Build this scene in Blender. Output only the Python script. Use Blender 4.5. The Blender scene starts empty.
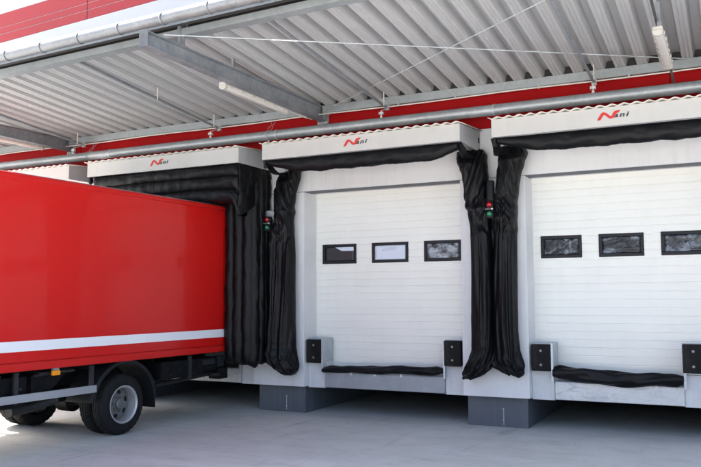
import bpy, bmesh, math, random
from mathutils import Vector, Matrix, noise
random.seed(7)
sc = bpy.context.scene
COL = sc.collection
PI = math.pi

# ------------------------------------------------------------------ materials
def mat(name, col, rough=.6, metal=0., var=.08, scale=3., bump=0., bscale=40., col2=None, stretch=(1,1,1),
        spec=.5, coat=0., rvar=0., fine=0., thresh=None):
    """Principled material; colour wanders between col and col2 (or lighter/darker col) by noise in object space."""
    m = bpy.data.materials.new(name); m.use_nodes = True
    nt = m.node_tree; N = nt.nodes; L = nt.links
    b = N['Principled BSDF']
    b.inputs['Roughness'].default_value = rough; b.inputs['Metallic'].default_value = metal
    b.inputs['Specular IOR Level'].default_value = spec
    b.inputs['Coat Weight'].default_value = coat; b.inputs['Coat Roughness'].default_value = .06
    tc = N.new('ShaderNodeTexCoord'); mp = N.new('ShaderNodeMapping')
    mp.inputs['Scale'].default_value = stretch
    L.new(tc.outputs['Object'], mp.inputs['Vector'])
    n1 = N.new('ShaderNodeTexNoise'); n1.inputs['Scale'].default_value = scale; n1.inputs['Detail'].default_value = 7
    n1.inputs['Roughness'].default_value = .62
    L.new(mp.outputs['Vector'], n1.inputs['Vector'])
    fac = n1.outputs['Fac']
    if fine:
        n2 = N.new('ShaderNodeTexNoise'); n2.inputs['Scale'].default_value = scale*17; n2.inputs['Detail'].default_value = 4
        L.new(mp.outputs['Vector'], n2.inputs['Vector'])
        mx = N.new('ShaderNodeMix'); mx.data_type = 'FLOAT'; mx.inputs[0].default_value = fine
        L.new(fac, mx.inputs[2]); L.new(n2.outputs['Fac'], mx.inputs[3]); fac = mx.outputs[0]
    r = N.new('ShaderNodeValToRGB')
    lo, hi = thresh or (.3, .7)
    r.color_ramp.elements[0].position = lo; r.color_ramp.elements[1].position = hi
    c2 = col2 or tuple(min(1, c*(1+var)) for c in col)
    c1 = col if col2 else tuple(c*(1-var) for c in col)
    r.color_ramp.elements[0].color = (*c1, 1); r.color_ramp.elements[1].color = (*c2, 1)
    L.new(fac, r.inputs['Fac']); L.new(r.outputs['Color'], b.inputs['Base Color'])
    if rvar:
        mr = N.new('ShaderNodeMapRange'); mr.inputs['To Min'].default_value = max(0, rough-rvar); mr.inputs['To Max'].default_value = min(1, rough+rvar)
        mr.inputs['From Min'].default_value = .3; mr.inputs['From Max'].default_value = .7
        L.new(fac, mr.inputs['Value']); L.new(mr.outputs['Result'], b.inputs['Roughness'])
    if bump:
        n3 = N.new('ShaderNodeTexNoise'); n3.inputs['Scale'].default_value = bscale; n3.inputs['Detail'].default_value = 6
        L.new(mp.outputs['Vector'], n3.inputs['Vector'])
        bp = N.new('ShaderNodeBump'); bp.inputs['Strength'].default_value = bump; bp.inputs['Distance'].default_value = .02
        L.new(n3.outputs['Fac'], bp.inputs['Height']); L.new(bp.outputs['Normal'], b.inputs['Normal'])
    return m

def weather(m, dirt, amt=.5, low=None, seed=0.):
    """dirt runs and scuffs that stay on the surface"""
    nt = m.node_tree; N = nt.nodes; L = nt.links; b = N['Principled BSDF']
    tc = N.new('ShaderNodeTexCoord')
    def nzf(sc_, st, lo, hi, det=8):
        mp = N.new('ShaderNodeMapping'); mp.inputs['Scale'].default_value = st; mp.inputs['Location'].default_value = (seed,seed*.7,seed*1.3); L.new(tc.outputs['Object'], mp.inputs['Vector'])
        n = N.new('ShaderNodeTexNoise'); n.inputs['Scale'].default_value = sc_; n.inputs['Detail'].default_value = det; n.inputs['Roughness'].default_value = .7; L.new(mp.outputs['Vector'], n.inputs['Vector'])
        r = N.new('ShaderNodeMapRange'); r.inputs['From Min'].default_value = lo; r.inputs['From Max'].default_value = hi; L.new(n.outputs['Fac'], r.inputs['Value']); return r.outputs['Result']
    def mul(a, c):
        x = N.new('ShaderNodeMath'); x.operation = 'MULTIPLY'; L.new(a, x.inputs[0])
        if isinstance(c, float): x.inputs[1].default_value = c
        else: L.new(c, x.inputs[1])
        return x.outputs[0]
    f = mul(mul(nzf(5., (1.6,1.6,.10), .48, .75), nzf(.9, (1,1,1), .40, .62)), amt)
    f2 = mul(mul(nzf(7., (.5,.5,3.), .62, .70), nzf(.7, (1,1,1), .48, .6)), amt)
    mx = N.new('ShaderNodeMath'); mx.operation = 'MAXIMUM'; L.new(f, mx.inputs[0]); L.new(f2, mx.inputs[1])
    src = b.inputs['Base Color'].links[0].from_socket
    x = N.new('ShaderNodeMix'); x.data_type = 'RGBA'; L.new(mx.outputs[0], x.inputs[0]); L.new(src, x.inputs[6]); x.inputs[7].default_value = (*dirt,1)
    L.new(x.outputs[2], b.inputs['Base Color'])

def ground_mat():
    m = bpy.data.materials.new('yard_concrete'); m.use_nodes = True
    nt = m.node_tree; N = nt.nodes; L = nt.links; b = N['Principled BSDF']
    tc = N.new('ShaderNodeTexCoord')
    def nz(scale, stretch=(1,1,1), det=8, rot=0, rough=.6):
        mp = N.new('ShaderNodeMapping'); mp.inputs['Scale'].default_value = stretch; mp.inputs['Rotation'].default_value[2] = rot
        L.new(tc.outputs['Object'], mp.inputs['Vector'])
        n = N.new('ShaderNodeTexNoise'); n.inputs['Scale'].default_value = scale; n.inputs['Detail'].default_value = det; n.inputs['Roughness'].default_value = rough
        L.new(mp.outputs['Vector'], n.inputs['Vector']); return n.outputs['Fac']
    def mix(f, a, bb, blend='MIX'):
        x = N.new('ShaderNodeMix'); x.data_type = 'RGBA'; x.blend_type = blend
        if isinstance(f, float): x.inputs[0].default_value = f
        else: L.new(f, x.inputs[0])
        for i, c in ((6, a), (7, bb)):
            if isinstance(c, tuple): x.inputs[i].default_value = (*c, 1)
            else: L.new(c, x.inputs[i])
        return x.outputs[2]
    def ramp(f, lo, hi):
        r = N.new('ShaderNodeMapRange'); r.inputs['From Min'].default_value = lo; r.inputs['From Max'].default_value = hi
        L.new(f, r.inputs['Value']); return r.outputs['Result']
    c = mix(ramp(nz(.55), .22, .78), (0.446,0.461,0.441), (0.652,0.666,0.616))
    c = mix(ramp(nz(1.6, (.5,1.3,1), 9, .25, .7), .36, .86), c, (0.700,0.700,0.694))      # trowel / sweeping streaks
    c = mix(ramp(nz(3.1, (.6,1.3,1), 9, -.4, .7), .52, .82), c, (0.392,0.404,0.386))       # darker damp patches
    tyre = ramp(nz(2.2, (1.6,.22,1), 6, .12), .58, .72)                                  # tyre marks that run to the docks
    c = mix(tyre, c, mix(.50, c, (0.293,0.304,0.288)))
    g = ramp(nz(38., (1,1,1), 5, 0, .75), .30, .70)
    c = mix(g, mix(.42, c, (0.260,0.271,0.256)), c)
    spots = ramp(nz(11., (1,1,1), 3), .735, .76)
    c = mix(spots, c, (0.239,0.244,0.225))
    L.new(c, b.inputs['Base Color']); b.inputs['Roughness'].default_value = .78; b.inputs['Specular IOR Level'].default_value = .35
    bp = N.new('ShaderNodeBump'); bp.inputs['Strength'].default_value = .25; bp.inputs['Distance'].default_value = .01
    L.new(nz(70., det=6), bp.inputs['Height']); L.new(bp.outputs['Normal'], b.inputs['Normal'])
    return m

def galv_mat(name, c1, c2, rough=.45, metal=.55, scale=26., bump=.05, stain=None, stretch=(1,1,1)):
    """galvanised sheet: voronoi spangle over cloudy noise"""
    m = bpy.data.materials.new(name); m.use_nodes = True
    nt = m.node_tree; N = nt.nodes; L = nt.links; b = N['Principled BSDF']
    tc = N.new('ShaderNodeTexCoord'); mp = N.new('ShaderNodeMapping'); mp.inputs['Scale'].default_value = stretch
    L.new(tc.outputs['Object'], mp.inputs['Vector'])
    v = N.new('ShaderNodeTexVoronoi'); v.inputs['Scale'].default_value = scale; L.new(mp.outputs['Vector'], v.inputs['Vector'])
    n = N.new('ShaderNodeTexNoise'); n.inputs['Scale'].default_value = 2.6; n.inputs['Detail'].default_value = 8; n.inputs['Roughness'].default_value = .65
    L.new(mp.outputs['Vector'], n.inputs['Vector'])
    sep = N.new('ShaderNodeSeparateColor'); L.new(v.outputs['Color'], sep.inputs['Color'])
    mx = N.new('ShaderNodeMix'); mx.data_type = 'FLOAT'; mx.inputs[0].default_value = .82
    L.new(sep.outputs['Red'], mx.inputs[2]); L.new(n.outputs['Fac'], mx.inputs[3])
    r = N.new('ShaderNodeValToRGB'); r.color_ramp.elements[0].position = .3; r.color_ramp.elements[1].position = .7
    r.color_ramp.elements[0].color = (*c1,1); r.color_ramp.elements[1].color = (*c2,1)
    L.new(mx.outputs[0], r.inputs['Fac']); out = r.outputs['Color']
    if stain:
        mp2 = N.new('ShaderNodeMapping'); mp2.inputs['Rotation'].default_value = (0,.6,0); mp2.inputs['Scale'].default_value = (1.6,1,5)
        L.new(tc.outputs['Object'], mp2.inputs['Vector'])
        n2 = N.new('ShaderNodeTexNoise'); n2.inputs['Scale'].default_value = 2.4; n2.inputs['Detail'].default_value = 9; n2.inputs['Distortion'].default_value = 1.2
        L.new(mp2.outputs['Vector'], n2.inputs['Vector'])
        mr = N.new('ShaderNodeMapRange'); mr.inputs['From Min'].default_value = .53; mr.inputs['From Max'].default_value = .66
        L.new(n2.outputs['Fac'], mr.inputs['Value'])
        x = N.new('ShaderNodeMix'); x.data_type = 'RGBA'; L.new(mr.outputs['Result'], x.inputs[0]); L.new(out, x.inputs[6]); x.inputs[7].default_value = (*stain,1)
        out = x.outputs[2]
    L.new(out, b.inputs['Base Color']); b.inputs['Metallic'].default_value = metal
    mr = N.new('ShaderNodeMapRange'); mr.inputs['To Min'].default_value = rough-.1; mr.inputs['To Max'].default_value = rough+.12
    L.new(mx.outputs[0], mr.inputs['Value']); L.new(mr.outputs['Result'], b.inputs['Roughness'])
    bp = N.new('ShaderNodeBump'); bp.inputs['Strength'].default_value = bump; bp.inputs['Distance'].default_value = .01
    L.new(n.outputs['Fac'], bp.inputs['Height']); L.new(bp.outputs['Normal'], b.inputs['Normal'])
    return m

def film_mat(name, seed, dark, light, lo, hi, bump=.9, scale=5., stretch=(1,1,1)):
    """scuffed window pane with crinkled remains of protective film"""
    m = bpy.data.materials.new(name); m.use_nodes = True
    nt = m.node_tree; N = nt.nodes; L = nt.links; b = N['Principled BSDF']
    tc = N.new('ShaderNodeTexCoord'); mp = N.new('ShaderNodeMapping'); mp.inputs['Location'].default_value = (seed*3.7, seed*1.3, seed*.7); mp.inputs['Scale'].default_value = stretch
    L.new(tc.outputs['Object'], mp.inputs['Vector'])
    n = N.new('ShaderNodeTexNoise'); n.inputs['Scale'].default_value = scale; n.inputs['Detail'].default_value = 9; n.inputs['Distortion'].default_value = .35; n.inputs['Roughness'].default_value = .7
    L.new(mp.outputs['Vector'], n.inputs['Vector'])
    r = N.new('ShaderNodeValToRGB'); r.color_ramp.elements[0].position = lo; r.color_ramp.elements[1].position = hi
    r.color_ramp.elements[0].color = (*dark,1); r.color_ramp.elements[1].color = (*light,1)
    L.new(n.outputs['Fac'], r.inputs['Fac']); L.new(r.outputs['Color'], b.inputs['Base Color'])
    b.inputs['Roughness'].default_value = .12
    n2 = N.new('ShaderNodeTexNoise'); n2.inputs['Scale'].default_value = scale*1.6; n2.inputs['Detail'].default_value = 6; n2.inputs['Distortion'].default_value = .6
    L.new(mp.outputs['Vector'], n2.inputs['Vector'])
    bp = N.new('ShaderNodeBump'); bp.inputs['Strength'].default_value = bump; bp.inputs['Distance'].default_value = .05
    L.new(n2.outputs['Fac'], bp.inputs['Height']); L.new(bp.outputs['Normal'], b.inputs['Normal'])
    return m

M = {}
M['ground'] = ground_mat()
M['wall'] = mat('white_render', (.66,.655,.665), .75, var=.05, scale=1.2, bump=.04, bscale=60, fine=.25)
M['wall_low'] = mat('white_render_base', (.60,.60,.61), .7, var=.08, scale=2.5, bump=.04, fine=.3)
M['door'] = mat('door_white', (.765,.757,.715), .42, var=.025, scale=2., bump=.03, bscale=90)
M['red_clad'] = mat('red_cladding', (.31,.0025,.004), .6, spec=.12, var=.07, scale=1.5, fine=.2)
M['red_face'] = mat('red_facade', (.275,.013,.020), .6, var=.04, scale=1.2, spec=.3)
M['white_face'] = mat('white_facade', (.375,.385,.41), .5, var=.03, scale=1.2)
M['plinth'] = mat('grey_plinth_paint', (.086,.096,.115), .6, var=.10, scale=2.2, fine=.3, bump=.08)
M['pit'] = mat('pit_concrete', (.17,.165,.16), .85, var=.18, scale=2., fine=.3, bump=.15)
M['dark'] = mat('dark_interior', (.03,.03,.03), .9)
M['galv'] = galv_mat('galvanised_steel', (.36,.39,.42), (.56,.59,.62), .46, .5)
M['galv_dark'] = galv_mat('weathered_galvanised_beam', (.19,.21,.235), (.33,.35,.375), .55, .4, 18, .1)
M['purlin'] = galv_mat('purlin_steel', (.24,.265,.275), (.32,.345,.36), .5, .3)
M['pipe'] = galv_mat('spiral_pipe_steel', (.28,.30,.32), (.42,.445,.47), .46, .6, 32, .03)
M['gutter'] = galv_mat('gutter_zinc', (.15,.16,.168), (.23,.24,.248), .45, .3, 30, .04)
M['deck'] = mat('roof_deck_grey_coating', (.46,.457,.465), .55, var=.045, scale=1.2, stretch=(3,.35,2), fine=.15, metal=.1)
M['lip'] = galv_mat('leveller_lip_galvanised', (.25,.272,.30), (.34,.363,.395), .48, .45, 70)
M['lip_stained'] = galv_mat('leveller_lip_patina', (.47,.47,.475), (.63,.63,.63), .5, .3, 70, .05, stain=(.43,.445,.46))
M['pvc'] = mat('black_pvc_fabric', (.0034,.0034,.0044), .45, var=.35, scale=4, bump=.10, bscale=7, rvar=.06, spec=.20)
def crinkle(m, sc_=12., st=.75):
    nt = m.node_tree; N = nt.nodes; L = nt.links; b = N['Principled BSDF']
    tc = N.new('ShaderNodeTexCoord')
    mp = N.new('ShaderNodeMapping'); mp.inputs['Scale'].default_value = (1,1,.38); mp.inputs['Rotation'].default_value = (0,.25,0); L.new(tc.outputs['Object'], mp.inputs['Vector'])
    n = N.new('ShaderNodeTexNoise'); n.noise_type = 'RIDGED_MULTIFRACTAL'; n.inputs['Scale'].default_value = sc_; n.inputs['Detail'].default_value = 4; n.inputs['Distortion'].default_value = .5
    L.new(mp.outputs['Vector'], n.inputs['Vector'])
    bp = N.new('ShaderNodeBump'); bp.inputs['Strength'].default_value = st; bp.inputs['Distance'].default_value = .012
    L.new(n.outputs['Fac'], bp.inputs['Height']); L.new(bp.outputs['Normal'], b.inputs['Normal'])
    # pale scuffs and dust
    n2 = N.new('ShaderNodeTexNoise'); n2.inputs['Scale'].default_value = 23; n2.inputs['Detail'].default_value = 3; n2.inputs['Distortion'].default_value = 1.5; L.new(mp.outputs['Vector'], n2.inputs['Vector'])
    mr = N.new('ShaderNodeMapRange'); mr.inputs['From Min'].default_value = .73; mr.inputs['From Max'].default_value = .80; L.new(n2.outputs['Fac'], mr.inputs['Value'])
    src = b.inputs['Base Color'].links[0].from_socket
    x = N.new('ShaderNodeMix'); x.data_type = 'RGBA'; L.new(mr.outputs['Result'], x.inputs[0]); L.new(src, x.inputs[6]); x.inputs[7].default_value = (.10,.10,.105,1)
    L.new(x.outputs[2], b.inputs['Base Color'])
crinkle(M['pvc'])
M['pvc_dull'] = mat('dull_black_fabric', (.0040,.0040,.0048), .52, var=.3, scale=5, bump=.16, bscale=14, spec=.22); crinkle(M['pvc_dull'], 9., .5)
M['shade_and_filler'] = mat('dark_shade_and_filler', (.035,.033,.033), .8, var=.2, scale=4)  # dark tone for the shaded eaves recess; also colours the profile filler
M['rubber'] = mat('black_rubber', (.0055,.0055,.006), .7, var=.35, scale=9, bump=.15, bscale=50, spec=.2)
M['tyre'] = mat('tyre_rubber', (.0095,.0095,.010), .78, var=.35, scale=6, bump=.12, bscale=60, fine=.3, spec=.25)
M['chassis'] = mat('black_chassis_paint', (.0045,.005,.006), .6, var=.5, scale=5, fine=.3, spec=.15)
M['chassis_grey'] = mat('dusty_chassis_grey', (.014,.015,.017), .65, var=.5, scale=7, fine=.3)
M['mudguard'] = mat('black_mudguard_plastic', (.0075,.009,.0115), .5, var=.25, scale=5, spec=.3)
M['head_white'] = mat('cream_white_sheet', (.45,.44,.425), .5, var=.05, scale=2., fine=.2)
M['head_side'] = mat('grey_white_sheet', (.40,.41,.42), .55, var=.06, scale=2.)
M['wave'] = mat('corrugated_plastic', (.60,.56,.51), .45, var=.10, scale=5.)
M['logo_red'] = mat('logo_red_vinyl', (.50,.018,.012), .45, var=.04)
M['logo_black'] = mat('logo_black_vinyl', (.02,.022,.028), .45, var=.1)
M['tube'] = mat('lamp_plastic', (.60,.57,.53), .35, var=.05, scale=8)
M['tube_end'] = mat('lamp_housing', (.46,.44,.41), .45, var=.2, scale=12)
M['cable'] = mat('pale_cable', (.62,.60,.56), .5, var=.1, scale=6)
M['steel_dark'] = mat('dark_steel_rod', (.10,.105,.11), .5, metal=.4, var=.2, scale=10)
M['truck_red'] = mat('truck_red_paint', (.55,.009,.0075), .30, var=.02, scale=.9, spec=.3, coat=.24, bump=.012, bscale=3.)
M['truck_trim'] = mat('truck_red_trim', (.54,.012,.010), .36, var=.03, scale=3., spec=.3, coat=.15)
M['stripe'] = mat('white_stripe_vinyl', (.80,.80,.82), .35, var=.02)
M['alu'] = mat('brushed_aluminium', (.42,.43,.45), .42, metal=.5, var=.08, scale=3, stretch=(6,.3,6), fine=.3)
M['rim'] = mat('silver_wheel_paint', (.46,.46,.46), .38, metal=.5, var=.14, scale=9, fine=.3)
M['rim_dull'] = mat('dusty_wheel_disc', (.15,.148,.145), .5, metal=.35, var=.2, scale=9, fine=.3)
M['amber'] = mat('amber_lens', (.85,.30,.01), .25, var=.08, scale=20)
M['red_lens'] = mat('red_lens', (.36,.008,.018), .25, var=.08, scale=30)
M['green_lens'] = mat('green_lens', (.014,.17,.085), .25, var=.08, scale=30)
M['black_plastic'] = mat('black_plastic', (.006,.0065,.0075), .5, spec=.25, var=.2, scale=8)
M['frame'] = mat('window_frame_black', (.006,.0065,.010), .45, var=.15, scale=8, spec=.3)
M['pane_dark'] = mat('smoked_pane', (.034,.036,.043), .25, spec=.35, var=.2, scale=3)
M['pane_blank'] = mat('white_film_pane', (.60,.64,.74), .4, var=.03, scale=4)
M['smudge'] = mat('grey_smudge', (.50,.54,.62), .5, var=.12, scale=9)
M['sky_glint'] = mat('painted_sky_glint', (.58,.64,.74), .3, var=.06, scale=6)  # pale sky tone for the reflection strip on the dark pane
M['crinkle1'] = film_mat('crinkled_film_pane', 1, (.035,.034,.038), (.50,.54,.60), .40, .62, scale=6., stretch=(1,1,1.5))
M['crinkle2'] = film_mat('scuffed_film_pane', 2.4, (.018,.02,.026), (.36,.41,.48), .50, .70, scale=7.)
M['crinkle3'] = film_mat('streaked_film_pane', 3.3, (.022,.022,.028), (.30,.36,.44), .50, .72, scale=4., stretch=(1,1,2.4))
M['crinkle4'] = film_mat('creased_film_pane', 5.1, (.018,.02,.026), (.30,.35,.44), .46, .72, scale=5.)
M['glass_dark'] = mat('dark_glass', (.015,.018,.02), .05)
M['end_plate'] = galv_mat('dull_end_plate', (.075,.082,.09), (.12,.128,.136), .65, .2, 18, .1)
M['bolt_dull'] = mat('dull_bolt', (.22,.22,.22), .5, metal=.4, var=.3, scale=30)
M['bolt'] = mat('zinc_bolt', (.62,.62,.62), .35, metal=.6, var=.1)

for k_, d_, a_ in (('wall',(.36,.35,.335),.34),('wall_low',(.26,.255,.25),.6),('door',(.48,.46,.42),.12),('plinth',(.20,.205,.21),.5),('head_white',(.30,.285,.26),.35),('head_side',(.27,.26,.25),.4),
                   ('lip',(.20,.19,.18),.5),('galv',(.17,.15,.13),.35),('rubber',(.045,.042,.038),.8),('chassis',(.03,.026,.022),.8),('mudguard',(.035,.032,.029),.7),('tyre',(.055,.05,.044),.6),('galv_dark',(.12,.085,.06),.5)):
    weather(M[k_], d_, a_, seed=len(k_)*1.7)

# ------------------------------------------------------------------ mesh builder
class MB:
    def __init__(s): s.v = []; s.f = []
    def add(s, vs, fs):
        o = len(s.v); s.v += [tuple(p) for p in vs]; s.f += [tuple(i+o for i in f) for f in fs]; return s
    def box(s, x0, x1, y0, y1, z0, z1):
        vs = [(x,y,z) for z in (z0,z1) for y in (y0,y1) for x in (x0,x1)]
        return s.add(vs, [(0,2,3,1),(4,5,7,6),(0,1,5,4),(2,6,7,3),(0,4,6,2),(1,3,7,5)])
    def prism(s, poly, axis, a, b):
        """closed 2D polygon extruded along axis from a to b; poly in the two other axes in order"""
        def P(p, t):
            return {'x':(t,p[0],p[1]), 'y':(p[0],t,p[1]), 'z':(p[0],p[1],t)}[axis]
        n = len(poly)
        vs = [P(p,a) for p in poly]+[P(p,b) for p in poly]
        fs = [(i,(i+1)%n,n+(i+1)%n,n+i) for i in range(n)]+[tuple(range(n-1,-1,-1)),tuple(range(n,2*n))]
        return s.add(vs, fs)
    def tube(s, pts, r, n=10, cap=True):
        pts = [Vector(p) for p in pts]; m = len(pts); rs = r if isinstance(r,(list,tuple)) else [r]*m
        vs = []; up = None
        for i,p in enumerate(pts):
            d = (pts[min(i+1,m-1)]-pts[max(i-1,0)]).normalized()
            if up is None:
                up = Vector((0,0,1)) if abs(d.z) < .9 else Vector((1,0,0))
            a = d.cross(up).normalized(); b = a.cross(d).normalized(); up = b
            for k in range(n):
                t = 2*PI*k/n; vs.append(p+a*math.cos(t)*rs[i]+b*math.sin(t)*rs[i])
        fs = [(i*n+k, i*n+(k+1)%n, (i+1)*n+(k+1)%n, (i+1)*n+k) for i in range(m-1) for k in range(n)]
        if cap: fs += [tuple(range(n-1,-1,-1)), tuple((m-1)*n+k for k in range(n))]
        return s.add(vs, fs)
    def bar(s, p0, p1, w, h, up=(0,0,1)):
        p0 = Vector(p0); p1 = Vector(p1); d = (p1-p0).normalized(); a = d.cross(Vector(up)).normalized(); b = a.cross(d)
        vs = [p+a*(sx*w/2)+b*(sz*h/2) for p in (p0,p1) for sx,sz in ((-1,-1),(1,-1),(1,1),(-1,1))]
        return s.add(vs, [(0,1,5,4),(1,2,6,5),(2,3,7,6),(3,0,4,7),(3,2,1,0),(4,5,6,7)])
    def lathe_x(s, prof, cx, cy, cz, n=64, closed=False, rad=None):
        """prof: (x offset, radius) list revolved about an X-parallel axis"""
        m = len(prof); vs = []
        for i,(x,r) in enumerate(prof):
            for k in range(n):
                t = 2*PI*k/n; rr = r if rad is None else rad(i,k,r)
                vs.append((cx+x, cy+rr*math.cos(t), cz+rr*math.sin(t)))
        fs = [(i*n+k,(i+1)*n+k,(i+1)*n+(k+1)%n,i*n+(k+1)%n) for i in range(m-1) for k in range(n)]
        if closed: fs += [((m-1)*n+k,k,(k+1)%n,(m-1)*n+(k+1)%n) for k in range(n)]
        return s.add(vs, fs)
    def ball(s, c, rx, ry, rz, nu=14, nv=9):
        vs = []
        for j in range(nv+1):
            p = PI*j/nv
            for i in range(nu):
                t = 2*PI*i/nu
                vs.append((c[0]+rx*math.sin(p)*math.cos(t), c[1]+ry*math.sin(p)*math.sin(t), c[2]+rz*math.cos(p)))
        fs = [(j*nu+i, (j+1)*nu+i, (j+1)*nu+(i+1)%nu, j*nu+(i+1)%nu) for j in range(nv) for i in range(nu)]
        return s.add(vs, fs)
    def grid(s, fn, nu, nv, closeu=False):
        o = []
        for j in range(nv+1):
            for i in range(nu if closeu else nu+1): o.append(fn(i/nu, j/nv))
        w = nu if closeu else nu+1
        fs = [(j*w+i, j*w+(i+1)%w, (j+1)*w+(i+1)%w, (j+1)*w+i) for j in range(nv) for i in range(nu)]
        return s.add(o, fs)
    def build(s, name, m, parent=None, smooth=None, bevel=0, solid=0, off=(0,0,0), sub=0):
        me = bpy.data.meshes.new(name)
        me.from_pydata([(x-off[0],y-off[1],z-off[2]) for x,y,z in s.v], [], s.f)
        bm = bmesh.new(); bm.from_mesh(me); bmesh.ops.recalc_face_normals(bm, faces=bm.faces); bm.to_mesh(me); bm.free()
        me.materials.append(m)
        if smooth is not None:
            for p in me.polygons: p.use_smooth = True
            me.set_sharp_from_angle(angle=math.radians(smooth))
        o = bpy.data.objects.new(name, me); COL.objects.link(o)
        if parent: o.parent = parent
        if solid:
            q = o.modifiers.new('thickness','SOLIDIFY'); q.thickness = solid; q.offset = 0
        if bevel:
            q = o.modifiers.new('edge','BEVEL'); q.width = bevel; q.segments = 2; q.limit_method = 'ANGLE'; q.angle_limit = math.radians(40)
        if sub:
            q = o.modifiers.new('sub','SUBSURF'); q.levels = sub; q.render_levels = sub
        return o

def pieces(mb, name, m, parent, **kw):
    """build each loose piece of a builder as a part of its own"""
    par = list(range(len(mb.v)))
    def find(i):
        while par[i] != i: par[i] = par[par[i]]; i = par[i]
        return i
    for f in mb.f:
        for q in f[1:]: par[find(q)] = find(f[0])
    grp = {}
    for f in mb.f: grp.setdefault(find(f[0]), []).append(f)
    out = []
    for fs in grp.values():
        idx = sorted({i for f in fs for i in f}); mp_ = {i:j for j,i in enumerate(idx)}
        b = MB(); b.v = [mb.v[i] for i in idx]; b.f = [tuple(mp_[i] for i in f) for f in fs]
        out.append(b.build(name, m, parent, **kw))
    return out
def tag(o, label=None, cat=None, group=None, kind=None):
    if label: o['label'] = label
    if cat: o['category'] = cat
    if group: o['group'] = group
    if kind: o['kind'] = kind
    return o
def thing(name, label, cat, loc=(0,0,0), rz=0, group=None):
    o = bpy.data.objects.new(name, None); COL.objects.link(o); o.location = loc; o.rotation_euler = (0,0,rz)
    o.empty_display_size = .2
    return tag(o, label, cat, group)
def kids(o): return [c for c in bpy.data.objects if c.parent == o]
def copy_tree(o, parent=None):
    c = o.copy(); COL.objects.link(c)
    if parent: c.parent = parent
    for ch in kids(o):
        if ch != c: copy_tree(ch, c)
    return c
def lerp(a, b, t): return a+(b-a)*t
def interp(keys, z):
    """keys: rows sorted by falling first value; linear interpolation of the rest"""
    if z >= keys[0][0]: return keys[0][1:]
    for a, b in zip(keys, keys[1:]):
        if z >= b[0]:
            t = (a[0]-z)/(a[0]-b[0]); t = t*t*(3-2*t)*.5+t*.5
            return tuple(lerp(p,q,t) for p,q in zip(a[1:],b[1:]))
    return keys[-1][1:]
def nz(x, y, z): return noise.noise(Vector((x,y,z)))

# measured dimensions (metres)
P = 3.9163            # spacing of the docks
W = 1.0434            # width of a wall pier
OW = P-W              # clear width of an opening
ZB, ZT, D = .473, 3.874, .448     # underside of the raised wall, lintel, depth of the door reveal

# ------------------------------------------------------------------ ground
g = MB(); g.add([(-250,-250,0),(250,-250,0),(250,250,0),(-250,250,0)], [(0,1,2,3)])
tag(g.build('ground', M['ground']), kind='structure')

# ------------------------------------------------------------------ warehouse building
B = thing('warehouse_building', 'white warehouse wall with red cladding above the loading docks', 'building', (0,0,0))
KS = range(-3, 2)
LW = {1: 2.145}          # the right-hand leveller is narrower
wall = MB(); low = MB(); pl = MB()
XL, XR = -3*P-W-2.0, 3*P+2.0
for k in range(-3, 3):
    x1 = k*P if k < 2 else XR; x0 = k*P-W
    wall.box(x0, x1, 0, D+.25, ZB, ZT-.004)                       # pier
for k in range(-3, 4):                                            # lintel blocks meet at hairline joints over each pier
    a = k*P-W+.66; b = a+P
    if k == -3: a0 = XL
    else: a0 = a+.003
    wall.box(a0 if k > -3 else XL, (b-.003) if k < 3 else XR, 0, D+.25, ZT+.004, 4.665)
wall.box(XL, -3*P-W-.003, 0, D+.25, ZB, ZT-.004)
pieces(wall, 'wall_panel', M['wall'], B, bevel=.006)
back = MB(); back.box(XL+.05, XR-.05, .02, .30, ZT-.003, ZT+.003)
back.build('joint_seal', M['plinth'], B)
for k in KS:
    x = k*P
    low.box(x+.002, x+.345, .15, D+.02, ZB-.02, .90); low.box(x+(LW[k] if k in LW else OW-.345), x+OW-.002, .15, D+.02, ZB-.02, .90)
pieces(low, 'kick_wall', M['wall_low'], B, bevel=.005)
for k in range(-3, 3):
    x1 = k*P
    p = MB(); p.box(x1-W+.012, x1-.075 if k < 2 else XR-.05, .184, 3.2, 0, ZB-.021)
    pp = p.build('plinth', M['plinth'], B, bevel=.008)
    q = MB(); q.tube([(x1-.455,.176,.03),(x1-.455,.176,.285)], .006, 8); q.ball((x1-.455,.172,.275), .014,.012,.014); q.ball((x1-.455,.172,.10), .014,.012,.014)
    q.build('earthing_strip', M['galv'], pp)
pit = MB(); pit.box(XL, XR, 7.6, 7.8, 0, ZB-.021); pit.box(XL, XR, D+.252, 9.0, ZB-.02, .70)
pieces(pit, 'pit_wall', M['pit'], B)
inn = MB(); inn.box(XL, XR, 8.8, 9.0, .70, 5.6); inn.box(XL, XR, D+.3, 8.8, 5.4, 5.6)
inn.box(XL, XL+.2, D+.26, 8.8, .70, 5.4); inn.box(XR-.2, XR, D+.26, 8.8, .70, 5.4)
pieces(inn, 'interior_lining', M['dark'], B)
seams = [XL, -11.05, -5.35, .35, 6.04, XR]
red = MB()
for a, b in zip(seams, seams[1:]): red.box(a+.006, b-.006, -.012, .28, 4.668, 6.3)
pieces(red, 'red_cladding', M['red_clad'], B, bevel=.004)
bk = MB(); bk.box(XL+.02, XR-.02, .03, .5, 4.67, 6.29); bk.build('cladding_backing', M['dark'], B)
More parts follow.
